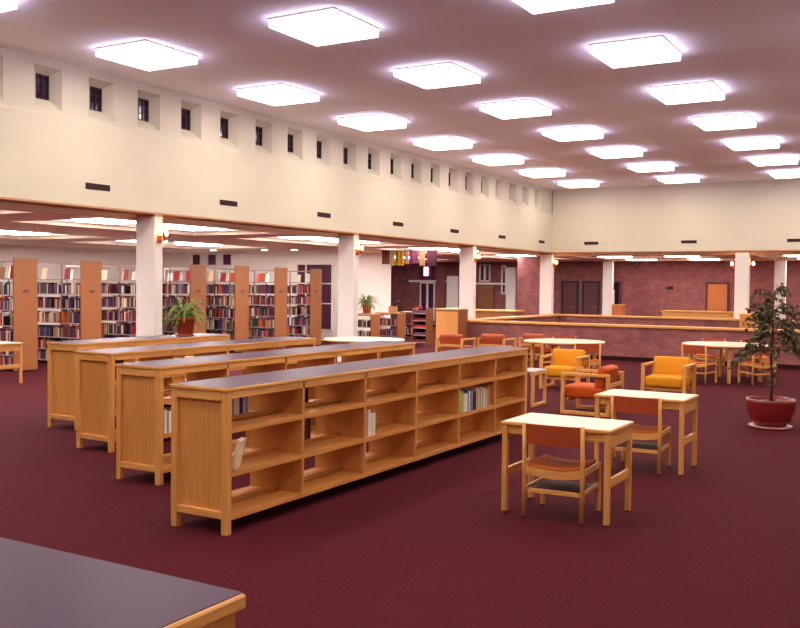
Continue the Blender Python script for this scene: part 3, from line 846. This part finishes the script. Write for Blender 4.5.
# ------------------------------------------------------------------ plants
def frond(m, base, ang, L, lift, droop, wid):
    pts = []
    n_ = 9
    for k in range(n_ + 1):
        u = k / n_
        r = L * (u - .12 * u * u); z = lift * math.sin(min(1, u * 1.3) * math.pi / 2) - droop * u * u
        pts.append(Vector((base[0] + math.cos(ang) * r, base[1] + math.sin(ang) * r, max(.035, base[2] + z))))
    side = Vector((-math.sin(ang), math.cos(ang), 0))
    for k in range(1, n_):
        p, q = pts[k], pts[k + 1]
        wv = wid * math.sin(math.pi * (k + .3) / n_) + .004
        for s in (-1, 1):
            tip = p + side * s * wv + (q - p) * .9 + Vector((0, 0, -.008))
            b1 = p; b2 = p + (q - p) * .75
            m.quad([b1, (b1 + tip) / 2 + (p - q) * .12, tip, b2])
    m.tube(pts, .0022, 4)
def fern(loc, label, s=1.0, pot=True, name='potted_fern'):
    t = thing(name, label, 'plant', loc)
    MB().lathe([(.115 * s, .012), (.15 * s, .25 * s), (.165 * s, .255 * s), (.165 * s, .285 * s), (.145 * s, .285 * s), (.14 * s, .25 * s)], 24).build('pot', M['terracotta'], t)
    MB().lathe([(.14 * s, 0), (.17 * s, .02), (.165 * s, .022), (.12 * s, .012)], 24).build('saucer', M['saucer'], t)
    MB().lathe([(.138 * s, .24 * s), (.06 * s, .26 * s), (.01, .262 * s)], 18).build('soil', M['soil'], t)
    m = MB()
    for k in range(80):
        a = random.uniform(0, 6.283); L = random.uniform(.26, .50) * s
        frond(m, (random.uniform(-.05, .05) * s, random.uniform(-.05, .05) * s, .25 * s), a, L, random.uniform(.10, .42) * s, random.uniform(.02, .40) * s, .032 * s)
    m.build('fronds', M['fern'], t)
    return t
fern((-9.40, 9.95, 1.0768), 'green fern in terracotta pot on the farthest short bookcase', .92)
fern((-16.45, yr[0], LT), 'small potted plant on the low range right of the second column', 1.05)

# ficus
t = thing('potted_ficus', 'tall weeping ficus in a red bowl planter at the right edge', 'plant', (-1.93, 13.08, 0))
MB().lathe([(.20, .03), (.255, .10), (.295, .22), (.31, .34), (.315, .375), (.30, .385), (.285, .375), (.28, .33)], 40).build('planter', M['redpot'], t)
MB().lathe([(.22, 0), (.27, .012), (.275, .03), (.25, .03), (.20, .02)], 40).build('saucer', M['saucer'], t)
MB().lathe([(.282, .33), (.15, .345), (.01, .35)], 28).build('soil', M['soil'], t)
trunk = [(0, 0, .33), (.012, .01, .6), (-.008, .0, .9), (.01, -.01, 1.2), (.0, 0, 1.5), (.02, .01, 1.8)]
m = MB().tube(trunk, [.022, .019, .017, .014, .010, .005], 8)
lf = MB()
def leaf(m, p, d, L, wv):
    d = d.normalized(); s = d.cross(Vector((random.uniform(-1, 1), random.uniform(-1, 1), random.uniform(.2, 1)))).normalized()
    a = p + d * L * .45; up = s.cross(d) * L * .06
    m.quad([p, a + s * wv - up, p + d * L, a - s * wv - up])
for k in range(66):
    z = random.uniform(.95, 1.78); u = (z - .95) / .83
    a = random.uniform(0, 6.283)
    L = random.uniform(.26, .60) * (1.0 - .5 * u * u)
    lift = random.uniform(.02, .20)
    pts = []
    for q in range(8):
        v = q / 7
        pts.append(Vector((math.cos(a + .3 * v) * L * v, math.sin(a + .3 * v) * L * v, z + lift * math.sin(v * 2.0) - .28 * L * v * v * 2)))
    m.tube(pts, [.006 - .0045 * q / 7 for q in range(8)], 5)
    for q in range(2, 8):
        for _ in range(4):
            p = pts[q] + Vector((random.gauss(0, .015), random.gauss(0, .015), random.gauss(0, .015)))
            d = Vector((math.cos(a) * .5 + random.gauss(0, .5), math.sin(a) * .5 + random.gauss(0, .5), random.uniform(-1.2, .1)))
            leaf(lf, p, d, random.uniform(.05, .085), random.uniform(.013, .02))
for _ in range(26):
    z = random.uniform(.45, 1.0); a = random.uniform(0, 6.28)
    leaf(lf, Vector((.01, 0, z)), Vector((math.cos(a), math.sin(a), random.uniform(-.6, .3))), random.uniform(.06, .10), .018)
m.build('trunk', M['bark'], t); lf.build('foliage', M['leaf'], t)

# ------------------------------------------------------------------ world, camera, view
wd = bpy.data.worlds.new('night'); scene.world = wd; wd.use_nodes = True
wd.node_tree.nodes['Background'].inputs['Color'].default_value = (.02, .012, .02, 1)
wd.node_tree.nodes['Background'].inputs['Strength'].default_value = 0.3

cam = bpy.data.cameras.new('camera'); co = bpy.data.objects.new('camera', cam); COL.objects.link(co)
cam.sensor_fit = 'HORIZONTAL'; cam.sensor_width = 36.0; cam.lens = 926.0967 * 36.0 / 800.0
yaw, pit, rol = R(-30.3225), R(-1.7601), R(.6171)
fw = Vector((math.sin(yaw) * math.cos(pit), math.cos(yaw) * math.cos(pit), math.sin(pit)))
rt = Vector((math.cos(yaw), -math.sin(yaw), 0)); up = rt.cross(fw)
r2 = rt * math.cos(rol) + up * math.sin(rol); u2 = -rt * math.sin(rol) + up * math.cos(rol)
mw = Matrix((r2, u2, -fw)).transposed().to_4x4(); mw.translation = (0, 0, 1.83)
co.matrix_world = mw
cam.clip_start = .05; cam.clip_end = 200
scene.camera = co
vs = scene.view_settings
vs.view_transform = 'Standard'; vs.look = 'None'; vs.gamma = 1.0; vs.use_curve_mapping = False
vs.exposure = 1.04
scene.cycles.use_denoising = True
scene.cycles.max_bounces = 10; scene.cycles.diffuse_bounces = 6
scene.cycles.sample_clamp_indirect = 6.0
